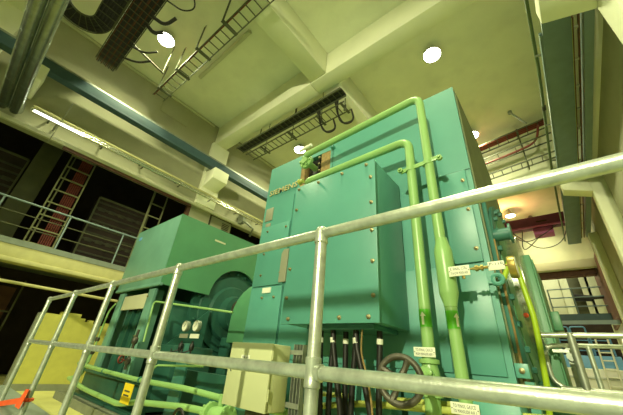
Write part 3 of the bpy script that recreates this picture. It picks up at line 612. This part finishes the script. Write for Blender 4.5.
for i, (dz, dx, r, m_, lab) in enumerate(((.14, .0, .036, 'balcony_paint', 'upper yellowish conduit on the left wall'), (.03, .06, .034, 'chrome', 'bright middle conduit on the left wall'), (-.08, .13, .034, 'chrome', 'lower bright conduit on the left wall'))):
    single('conduit', MB().tube([(-9.62 + dx, -.62, 5.33 + dz), (-9.62 + dx, 11.5, 5.33 + dz)], r, 12), m_, (-9.6, 5, 5.3), lab, 'conduit')
for y in (-.2, 1.1, 2.3, 3.6, 4.85, 6.1, 7.3):
    single('conduit_bracket', MB().box(-9.66, -9.50, y - .02, y + .02, 5.19, 5.21).box(-10, -9.6, y - .02, y + .02, 5.46, 5.50).tube([(-9.5, y, 5.20), (-9.62, y, 5.5)], .012, 6), 'ladder_dark', (-9.6, y, 5.3), 'small steel conduit hanger on the left wall, %s' % ('nearest the silver ducts', 'second from the silver ducts', 'third from the silver ducts', 'fourth, over the narrow ladder', 'beside the cream corbel', 'above the louvred cabinet', 'farthest, next to the generator')[int((y + .3) / 1.25)], 'bracket', 'conduit hangers on the left wall')
# glowing tubes added as the bright glint on the conduits by the ducts
tl = thing('glint_tubes', (-9.4, .2, 5.2), 'glowing tubes added as the glint on the conduits beside the silver ducts', 'light')
for dx in (0, .11): part('tube', MB().tube([(-9.36 + dx, -.55, 5.22 - dx * .9), (-9.36 + dx, .60, 5.22 - dx * .9)], .013, 10), 'glint_glow', tl, 'glowing tube added as a glint')
part('glint_plate', MB().bar((-9.37, .02, 5.27), (-9.22, .02, 5.13), 1.2, .02, (0, 1, 0)).box(-10, -9.36, -.05, .0, 5.24, 5.26), 'shade', tl)
cv = thing('ceiling_conduit', (1, 9, 7), 'dark green conduit running away beside the right crane beam', 'conduit')
part('conduit_run', MB().tube([(.955, 3.8, 7.0), (1.0, 7.0, 7.0), (.93, 12.2, 7.0), (.98, 19.9, 6.9)], .036, 10), 'conduit_green', cv)
for y in (6.6, 9.4, 11.5): part('clamp_arm', MB().bar((.96, y, 6.96), (1.26, y + .02, 6.9), .04, .03), 'galv_dull', cv)
part('coupling', MB().lathe((.985, 8.55, 7.0), (0, 1, 0), [(0, .05), (.16, .05)], 10), 'dark_olive', cv)
single('ceiling_pipe', MB().tube([(-5.4, 2.55, 8.86), (-8.2, 2.55, 8.86)], .07, 12), 'pale', (-7, 2.5, 8.86), 'pale pipe under the ceiling left of the long girder', 'pipe')
single('shadow_bar', MB().tube([(-9.6, -1.6, 2.06), (1.9, -1.6, 2.06)], .042, 14).tube([(1.9, -1.6, 2.06), (2.12, -1.6, 2.06)], .04, 10), 'pipe', (-1, -1.6, 2.06), 'unseen bar added behind the viewer to cast a band of shadow', 'pipe')  # unseen bar added in the floodlight beam to shade a band on the generator

# ------------------------------------------------------------------ cable ladders overhead
def ladder(name, p0, p1, wd, up, lab, m='ladder_dark', step=.25, rail=(.02, .05), cable=None, group=None):
    p0, p1, up = Vector(p0), Vector(p1), Vector(up).normalized(); d = (p1 - p0); L = d.length; d.normalize(); s = d.cross(up).normalized()
    t = thing(name, (p0 + p1) / 2, lab, 'cable ladder', group)
    for k in (-1, 1): part('rail', MB().bar(p0 + s * (wd / 2 * k), p1 + s * (wd / 2 * k), rail[0], rail[1], up), m, t)
    rung = MB().bar(-s * wd / 2, s * wd / 2, .025, .02, up).mesh('rung', m)
    n = int(L / step)
    for k in range(n): place('rung', rung, p0 + d * (step * (k + .5)), t)
    if cable:
        for j, c in enumerate(cable):
            o, r, mm = c; part('cable', MB().tube([p0 + s * o + up * (r + .01), (p0 + p1) / 2 + s * o * 1.02 + up * (r + .015), p1 + s * o + up * (r + .01)], r, 8), mm, t)
    return t
l1 = ladder('cable_ladder', (-9.40, 1.86, 7.95), (-3.3, 1.94, 7.95), .38, (0, 0, 1), 'cable ladder with a dark red cable across the ceiling at top', 'ladder_dark', .27, (.022, .05), [(.16, .03, 'red_cable')])
for k, x in enumerate((-8.9, -7.7, -6.5, -5.2)):
    hb = MB().box(x - .05, x - .03, 1.63, 1.65, 7.9, ZC).box(x + .03, x + .05, 1.63, 1.65, 7.9, ZC)
    for j in range(6): hb.bar((x - .04, 1.64, 8.02 + j * .16), (x + .04, 1.64, 8.10 + j * .16), .012, .012)
    part('hanger', hb.box(x - .05, x + .05, 1.62, 2.12, 7.89, 7.92), 'ladder_dark', l1)
# wide black tray packed with cables
bt = thing('black_cable_tray', (-6.5, .15, 7.6), 'wide straight black cable tray at top left packed with cables', 'cable tray')
part('tray_bed', MB().box(-9.05, -3.6, -.10, .42, 7.66, 7.68), 'black', bt)
for y in (-.12, .44): part('rail', MB().box(-9.05, -3.6, y - .012, y + .012, 7.60, 7.70), 'ladder_dark', bt)
part('divider', MB().box(-9.05, -3.6, .14, .16, 7.63, 7.66), 'brown', bt)
rg = MB().box(-.007, .007, -.28, .28, -.010, .010).mesh('rung', 'ladder_dark')
for k in range(24): place('rung', rg, (-8.95 + k * .225, .16, 7.62), bt)
for k in range(12):
    y = -.07 + k * .042; part('cable', MB().tube([(-9.15 + random.uniform(-.06, .06), y, 7.64), (-3.6, y, 7.645)], .017, 6), 'brown' if k % 3 == 0 else 'black', bt)
# curved tray
ct = thing('curved_cable_tray', (-7.5, -.6, 7.6), 'curved black cable tray bending round in a half circle at top left', 'cable tray')
cx, cy = -7.60, -.86
bed = MB()
n = 20
ang = [PI / 2 + PI * i / n for i in range(n + 1)]
def P_(r, a): return (cx + r * math.cos(a), cy + r * math.sin(a) * .85)
for i in range(n):
    q = [P_(.34, ang[i]), P_(.84, ang[i]), P_(.84, ang[i + 1]), P_(.34, ang[i + 1])]
    bed.prism(q, 2, 7.66, 7.675)
bed.box(cx, -3.6, cy + .34 * .85, cy + .84 * .85, 7.66, 7.675).box(cx, -3.6, cy - .84 * .85, cy - .34 * .85, 7.66, 7.675)
part('tray_bed', bed, 'black', ct)
for r in (.34, .84):
    part('rail', MB().tube([(-3.6, cy + r * .85, 7.63)] + [(*P_(r, a), 7.63) for a in ang] + [(-3.6, cy - r * .85, 7.63)], .016, 6), 'ladder_dark', ct)
for i in range(1, n, 2):
    a, b2 = P_(.34, ang[i]), P_(.84, ang[i]); part('rung', MB().bar((*a, 7.62), (*b2, 7.62), .014, .014), 'ladder_dark', ct)
for r in (.42, .52, .60, .70, .77):
    part('cable', MB().tube([(-3.6, cy + r * .85, 7.645)] + [(*P_(r, a), 7.645) for a in ang] + [(-3.6, cy - r * .85, 7.645)], .022, 6), 'black', ct)
for k in range(14):
    x = cx + .2 + k * .27
    part('rung', MB().box(x - .009, x + .009, cy + .34 * .85, cy + .84 * .85, 7.61, 7.63), 'ladder_dark', ct)
# loose black cables near the lamp
for pts, rr_, lab in ((((-8.40, .40, 7.65), (-8.13, .74, 7.56), (-7.75, .98, 7.6)), .032, 'short thick black cable end left of the upper left lamp, lowest'),
                     (((-7.80, .40, 7.65), (-7.55, .72, 7.48), (-7.30, .95, 7.6)), .028, 'short black cable end just above the first one beside the lamp'),
                     (((-6.80, .40, 7.65), (-6.75, .62, 7.50), (-6.60, .78, 7.62)), .05, 'thick black cable bundle curving off the tray above the lamp'),
                     (((-6.45, .40, 7.65), (-6.25, .70, 7.46), (-5.95, .80, 7.62)), .045, 'thick black cable bundle above the lamp, second one up'),
                     (((-5.75, .45, 7.65), (-5.50, .80, 7.42), (-5.20, .98, 7.45), (-5.05, .72, 7.66)), .018, 'thin black cable hook near the top edge of the picture')):
    single('loose_cable', MB().tube(bend(pts, .3), rr_, 8), 'black', pts[1], lab, 'cable')
t = thing('steel_strut', (-7.8, .9, 7.6), 'thin steel strut arm between the black tray and the ladder, under the lamp', 'bracket')
part('arm_bar', MB().bar((-7.75, .36, 7.72), (-8.0, 1.45, 7.72), .05, .04), 'ladder_dark', t)
part('hanger_rod', MB().tube([(-7.98, 1.40, 7.72), (-7.98, 1.40, ZC - .003)], .012, 6), 'ladder_dark', t)
# pair of ladders beyond the near girder
l0 = ladder('cable_ladder', (-9.1, 5.36, 7.80), (-3.8, 5.36, 7.80), .34, (0, 0, 1), 'dark cable ladder packed with cables hugging the long girder', 'ladder_dark', .22, (.03, .08), [(-.12, .035, 'black'), (-.05, .035, 'dark_olive'), (.02, .035, 'black'), (.09, .03, 'dark_olive'), (.13, .02, 'black')])
for x in (-8, -6, -4.4): part('hanger', MB().box(x - .015, x + .015, 5.45, 5.48, 7.86, ZC), 'ladder_dark', l0)
l2 = ladder('cable_ladder', (-8.9, 5.78, 7.62), (-3.9, 5.78, 7.62), .42, (0, 0, 1), 'open cable ladder beside the long girder with looping cables', 'ladder_dark', .24, (.022, .05))
for x in (-7.9, -6.4, -5.0, -4.0): part('hanger', MB().box(x - .04, x + .04, 5.76, 5.80, 7.45, 7.70).box(x - .012, x + .012, 5.77, 5.79, 7.7, ZC).box(x - .04, x + .04, 5.5, 6.05, 7.55, 7.58), 'ladder_dark', l2)
for x, lab in ((-4.9, 'black cable loop hanging under the open ladder, left of two'), (-4.15, 'black cable loop hanging under the open ladder, right of two')):
    t = thing('cable_loop', (x, 5.9, 7.6), lab, 'cable')
    for j in range(3): part('cable', MB().tube(bend([(x - .05 + j * .05, 5.5, 7.72), (x - .15, 5.75, 7.55 - j * .05), (x - .2 + j * .06, 6.10, 7.28 - j * .05), (x + .22, 6.28, 7.38), (x + .25, 6.0, 7.66)], .28), .032, 8), 'dark_olive' if j == 1 else 'black', t)
# far ladders across the hall in front of the far girder
for (z0, z1, lab, wd, st_, cbs) in ((8.12, 8.60, 'far cable ladder full of red cables, topmost of the three', .56, .34, [(-.10, .06, 'red_cable'), (.02, .06, 'red_cable'), (.12, .05, 'red_cable')]),
                              (7.50, 7.92, 'far cable ladder with one sagging red cable, middle of the three', .50, .60, None),
                              (6.78, 7.16, 'far open empty cable ladder, lowest of the three', .40, .32, None)):
    l3 = ladder('cable_ladder', (-2.6, 11.45, z0), (1.2, 11.45, z1), wd, (0, 0, 1), lab, 'ladder_dark', st_, (.025, .05), cbs)
    for x in (-1.9, .3): part('hanger', MB().box(x - .02, x + .02, 11.76, 11.79, z0 + (z1 - z0) * (x + 2.6) / 3.8 - .05, ZC).box(x - .02, x + .02, 11.2, 11.79, z0 + (z1 - z0) * (x + 2.6) / 3.8 - .07, z0 + (z1 - z0) * (x + 2.6) / 3.8 - .04), 'ladder_dark', l3)
    if z0 == 7.5: part('cable', MB().tube(bend([(-2.6, 11.45, 7.42), (-.3, 11.45, 7.66), (.75, 11.4, 7.82), (.95, 11.3, 8.5)], .4), .04, 8), 'red_cable', l3, 'dark red cable')
single('pipe_hanger', MB().tube([(.25, 10.6, 8.95), (.60, 10.6, 8.2)], .035, 8).lathe((.25, 10.6, 8.9), (0, 0, 1), [(0, .07), (.1, .07)], 10), 'galv_dull', (.3, 11, 8.5), 'grey tilted pipe hanger above the red cable ladder', 'hanger')

# ------------------------------------------------------------------ balcony things
br = thing('balcony_railing', (-10.05, 1, 2.13), 'thin pale railing along the balcony on the left', 'railing')
part('top_rail', MB().tube([(-10.05, -5.8, 3.09), (-10.05, 9.2, 3.09)], .026, 10), 'grey_blue', br)
for z in (2.77, 2.45): part('mid_rail', MB().tube([(-10.05, -5.8, z), (-10.05, 9.2, z)], .014, 8), 'olive', br)
for k in range(10): part('post', MB().tube([(-10.05, -4.3 + k * 1.397, 2.13), (-10.05, -4.3 + k * 1.397, 3.09)], .02, 8), 'grey_blue', br)
def vladder(x, y0, y1, z0, z1, step, lab, cables):
    t = thing('cable_ladder', (x, y0, z0), lab, 'cable ladder')
    for y in (y0, y1): part('rail', MB().box(x - .03, x + .03, y - .018, y + .018, z0, z1), 'ladder', t)
    for y in (y0 + .12, ): part('rail', MB().box(x - .33, x - .27, y - .018, y + .018, z0, z1), 'ladder', t)
    n = int((z1 - z0) / step)
    rr = MB().box(-.025, .025, -(y1 - y0) / 2, (y1 - y0) / 2, -.018, .018).mesh('rung', 'ladder')
    for k in range(n): place('rung', rr, (x, (y0 + y1) / 2, z0 + step * (k + .5)), t)
    for c in range(cables): part('cable', MB().tube([(x - .12, y1 - .07 - c * .052, z0), (x - .12, y1 - .07 - c * .052, z1)], .021, 6), 'red_cable', t)
    return t
vladder(-11.0, .70, 1.35, 2.13, 5.6, .42, 'upright cable ladder with red cables standing behind the balcony railing', 6)
vladder(-10.9, 3.35, 3.85, 2.13, 5.4, .48, 'narrow upright ladder behind the balcony near the turbine hood', 0)
struct('trim_32', MB().box(-11.9, -11.6, -.05, .48, 2.13, 7), 'olive', 'olive column inside the upper opening', .02)
def rack(y0, y1, x, z1, lab, m='dark_olive'):
    t = thing('switchgear_rack', (x, (y0 + y1) / 2, 2.13), lab, 'rack')
    part('rack_body', MB().box(x - .6, x, y0, y1, 2.13, z1), 'dark', t)
    sl = MB().box(-.01, .03, -(y1 - y0) / 2, (y1 - y0) / 2, -.03, .03).mesh('slat', m, bevel=.005)
    n = int((z1 - 2.3) / .22)
    for k in range(n): place('slat', sl, (x, (y0 + y1) / 2, 2.35 + k * .22), t)
    part('frame', MB().box(x, x + .04, y0 - .03, y0 + .02, 2.13, z1).box(x, x + .04, y1 - .02, y1 + .03, 2.13, z1).box(x, x + .04, y0, y1, z1 - .04, z1 + .03), 'olive', t)
    bm_ = MB().box(-.01, .02, -.1, .1, -.06, .06).mesh('module', m, bevel=.006)
    for k in range(3):
        for j in range(5): place('module', bm_, (x + .01, y0 + .2 + j * (y1 - y0 - .4) / 4, 3.0 + k * .55), t)
rack(-3.4, -.12, -11.8, 4.9, 'dark slatted switchgear rack left of the olive column')
rack(1.95, 3.6, -11.5, 4.5, 'dark slatted switchgear rack right of the red cable ladder')
rack(5.5, 7.4, -12.3, 4.5, 'dark rack behind the balcony beside the grey louvred cabinet')
lc = thing('louvred_cabinet', (-10.3, 5.8, 4), 'grey cabinet with louvre above the turbine hood', 'cabinet')
part('cabinet_body', MB().box(-10.5, -10.1, 5.32, 6.42, 2.13, 5.0), 'olive', lc, bevel=.01)
part('cabinet_door', MB().box(-10.1, -10.08, 5.42, 6.38, 2.2, 4.93), 'wall', lc, bevel=.004)
lv = MB().prism([(-10.08, 0), (-10.05, -.03), (-10.08, -.03)], 1, 5.95, 6.28).mesh('louvre', 'dark')
for k in range(6): place('louvre', lv, (0, 0, 4.82 - k * .07), lc)
part('edge_strip', MB().box(-10.10, -10.04, 5.30, 5.36, 2.13, 5.0), 'dark', lc)
single('wall_bracket', MB().box(-9.95, -9.6, 6.55, 6.7, 5.0, 5.4).tube([(-9.6, 6.6, 5.1), (-9.5, 7.1, 4.9), (-9.9, 7.3, 4.7)], .05, 8), 'galv_dull', (-9.8, 6.6, 5.2), 'grey cable bracket on the left wall above the louvred cabinet', 'bracket')
single('balcony_pipe', MB().tube([(-9.75, -3, 1.12), (-9.75, 5.5, 1.12)], .035, 10), 'balcony_paint', (-9.8, 1.5, 1.1), 'yellow pipe running under the balcony behind the guardrail top', 'pipe')
for k, (y0, y1) in enumerate(((.15, .62), (.8, 1.22))):
    single('red_panel', MB().box(-12.6, -12.5, y0, y1, -1.03, 1.30), 'brown' if k else 'red_cable', (-12.5, y0, -1.03), ('dark red panel deep under the balcony at the left edge', 'brown red panel under the balcony nearer the yellow wall')[k], 'panel', bevel=.01)
t = single('under_balcony_frame', MB().box(-12.2, -12.15, .70, .74, -1.03, 1.5).box(-12.2, -12.15, 1.28, 1.32, -1.03, 1.5).box(-12.2, -12.15, .70, 1.32, .60, .64), 'olive', (-12.2, 1, -1.03), 'olive steel frame under the balcony at the left edge', 'frame')

# ------------------------------------------------------------------ right side: second railings and the far hall
struct('trim_33', MB().box(-.35, XR, 3.9, 8.5, -1.03, -.62), 'concrete', 'raised slab the right railings stand on')
rr = thing('platform_railing', (1, 4.15, -.62), 'yellowish tubular railing with a leaning-looking post at lower right', 'railing')
part('top_rail', MB().tube([(-.28, 4.15, .45), (2.1, 4.15, .45)], .026, 12), 'galv', rr)
part('mid_rail', MB().tube([(-.20, 4.15, -.03), (2.1, 4.15, -.03)], .024, 12), 'galv', rr)
for x in (-.012, 1.2): part('post', MB().tube([(x, 4.15, -.62), (x, 4.15, .47)], .034, 14), 'galv_dull', rr)
rr = thing('looped_railing', (1, 4.3, -.62), 'second yellowish railing with a rounded loop end beside the green housing', 'railing')
part('loop_rail', MB().tube(bend([(2.1, 4.34, .37), (-.27, 4.34, .37), (-.27, 4.34, .02), (-.1, 4.34, -.06), (2.1, 4.34, -.06)], .12), .022, 12), 'galv', rr)
part('post', MB().tube([(.10, 4.34, -.62), (.10, 4.34, .37)], .022, 10), 'galv', rr)
part('rail_bracket', MB().box(-.20, -.02, 4.32, 4.36, .30, .33), 'galv', rr)
single('valve_stand', MB().box(-.10, -.02, 4.9, 5.0, -.62, .40).lathe((-.06, 4.9, .30), (0, -1, 0), [(0, .05), (.05, .05)], 12), 'galv_dull', (-.06, 4.95, -.62), 'small steel valve stand beside the green housing', 'stand')
# crane
cr = thing('overhead_crane', (-3, 18.3, 7.3), 'maroon bridge crane spanning the far bay', 'crane')
part('crane_girder', MB().box(-9.3, 1.35, 18.3, 18.9, 7.36, 7.93), 'maroon', cr, bevel=.01)
part('girder_flange', MB().box(-9.3, 1.35, 18.22, 18.34, 7.30, 7.38), 'pink', cr)
part('crane_trolley', MB().box(-.23, .62, 18.4, 19.1, 6.95, 7.30), 'pink', cr, 'pink underside box', .02)
for x0 in (-9.55, 1.19): part('end_truck', MB().box(x0, x0 + .24, 17.8, 19.4, 7.07, 7.36), 'maroon', cr)
single('crane_sign', MB().box(.0, .46, 18.285, 18.3, 7.58, 7.64), 'dark', (.2, 18.3, 7.6), 'thin dark plate on the maroon crane girder', 'sign')
for i, pts in enumerate((((-1.5, 18.4, 7.38), (-.7, 18.4, 6.5), (.2, 18.4, 6.9), (.9, 18.4, 7.38)), ((-1.2, 18.8, 7.38), (-.2, 18.8, 6.2), (.8, 18.8, 6.4), (1.25, 18.8, 7.38)), ((-.7, 18.6, 7.38), (-1.0, 18.6, 6.0), (.1, 18.6, 7.0), (.7, 18.6, 7.38)))):
    single('hanging_cable', MB().tube(bend(pts, .8), .022, 6), 'dark_olive', pts[1], ('dark cable swag below the crane, leftmost', 'dark cable swag below the crane, lowest and longest', 'thin dark cable looping under the pink crane box')[i], 'cable')
# upper gallery at the end
struct('trim_34', MB().box(-3, 2.1, 23.6, 24.4, 3.35, 3.72), 'blue_steel', 'dark blue-grey gallery edge at the far end')
fr = thing('gallery_railing', (.8, 23.7, 3.72), 'thin blue-grey railing on the far gallery', 'railing')
for z in (5.20, 4.68, 4.15): part('rail', MB().tube([(-.5, 23.7, z), (2.08, 23.7, z)], .035, 8), 'grey_blue', fr)
for x in (-.5, .65, 2.05): part('post', MB().tube([(x, 23.7, 3.72), (x, 23.7, 5.2)], .035, 8), 'grey_blue', fr)
ft = thing('floodlight', (1.1, 23.95, 4.6), 'black cylindrical floodlight lying behind the far gallery railing', 'floodlight')
part('light_body', MB().tube([(.70, 24.0, 4.72), (1.5, 24.0, 4.62)], .20, 16, radii=[.22, .17]), 'black', ft)
part('arm', MB().tube([(1.4, 24.0, 4.62), (2.1, 24.0, 4.66)], .07, 8), 'black', ft)
struct('trim_35', MB().box(-1.6, 1.95, 20.7, 20.9, 2.75, 2.95), 'grey_blue', 'grey canopy over the blue doors')
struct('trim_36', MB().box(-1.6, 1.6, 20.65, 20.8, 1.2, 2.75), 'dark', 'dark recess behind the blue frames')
def frame_loop(x0, x1, z0, z1, r=.1): return bend([(x0, 20.5, z0), (x0, 20.5, z1), (x1, 20.5, z1), (x1, 20.5, z0)], r, 4)
for i, (x0, x1) in enumerate(((-1.15, -.62), (-.55, -.08), (.0, .58), (.66, 1.35))):
    t = thing('guard_gate', ((x0 + x1) / 2, 20.5, 1.5), ('blue tubular frame at the far end, partly behind the green housing', 'blue tubular frame at the far end, second from left', 'blue tubular frame at the far end, middle right', 'blue tubular frame at the far end, rightmost with a step')[i], 'frame')
    top = 2.62 if i < 3 else 2.3
    part('tube_frame', MB().tube(frame_loop(x0, x1, 1.35, top), .035, 8), 'blue_frame', t)
    for z in (2.0, 1.55): part('cross_bar', MB().tube([(x0, 20.5, z), (x1, 20.5, z)], .025, 8), 'blue_frame', t)
single('blue_machine', MB().box(-1.2, 1.5, 20.3, 20.6, .78, 1.32), 'blue_panel', (0, 20.3, .8), 'light blue machine panel below the blue frames', 'machine', bevel=.03)
wt = thing('white_ladder', (1, 19.6, 0), 'white ladder leaning at the far end below the blue frames', 'ladder')
for dx in (0, .42): part('rail', MB().tube([(.80 + dx, 19.7, 1.98), (.72 + dx, 19.3, -.6)], .035, 8), 'white_paint', wt)
for k in range(7):
    f = k / 7; part('rung', MB().tube([(.80 - .08 * f, 19.7 - .4 * f, 1.75 - 2.3 * f), (1.22 - .08 * f, 19.7 - .4 * f, 1.75 - 2.3 * f)], .025, 8), 'white_paint', wt)
t = thing('white_equipment', (.5, 19.9, -1), 'white equipment cabinets low at the far end', 'cabinet')
part('cabinet_body', MB().box(-1.6, 1.9, 19.9, 20.2, -1.03, .75), 'white_paint', t, bevel=.03)
part('cabinet_ledge', MB().box(-1.6, 1.9, 19.7, 19.9, .35, .42), 'galv_dull', t)
single('round_fan', MB().lathe((1.75, 17.5, .55), (0, -1, 0), [(0, .3), (.12, .3), (.16, .22), (.2, .1)], 20).box(1.7, 1.8, 17.5, 17.6, -1.03, .3), 'white_paint', (1.75, 17.5, -1.03), 'white round fan at the right edge in the distance', 'fan')

# lift everything so that the pit floor lies at z = 0
for o in COL.objects:
    if o.parent is None and o.type != 'CAMERA': o.location.z += ZO
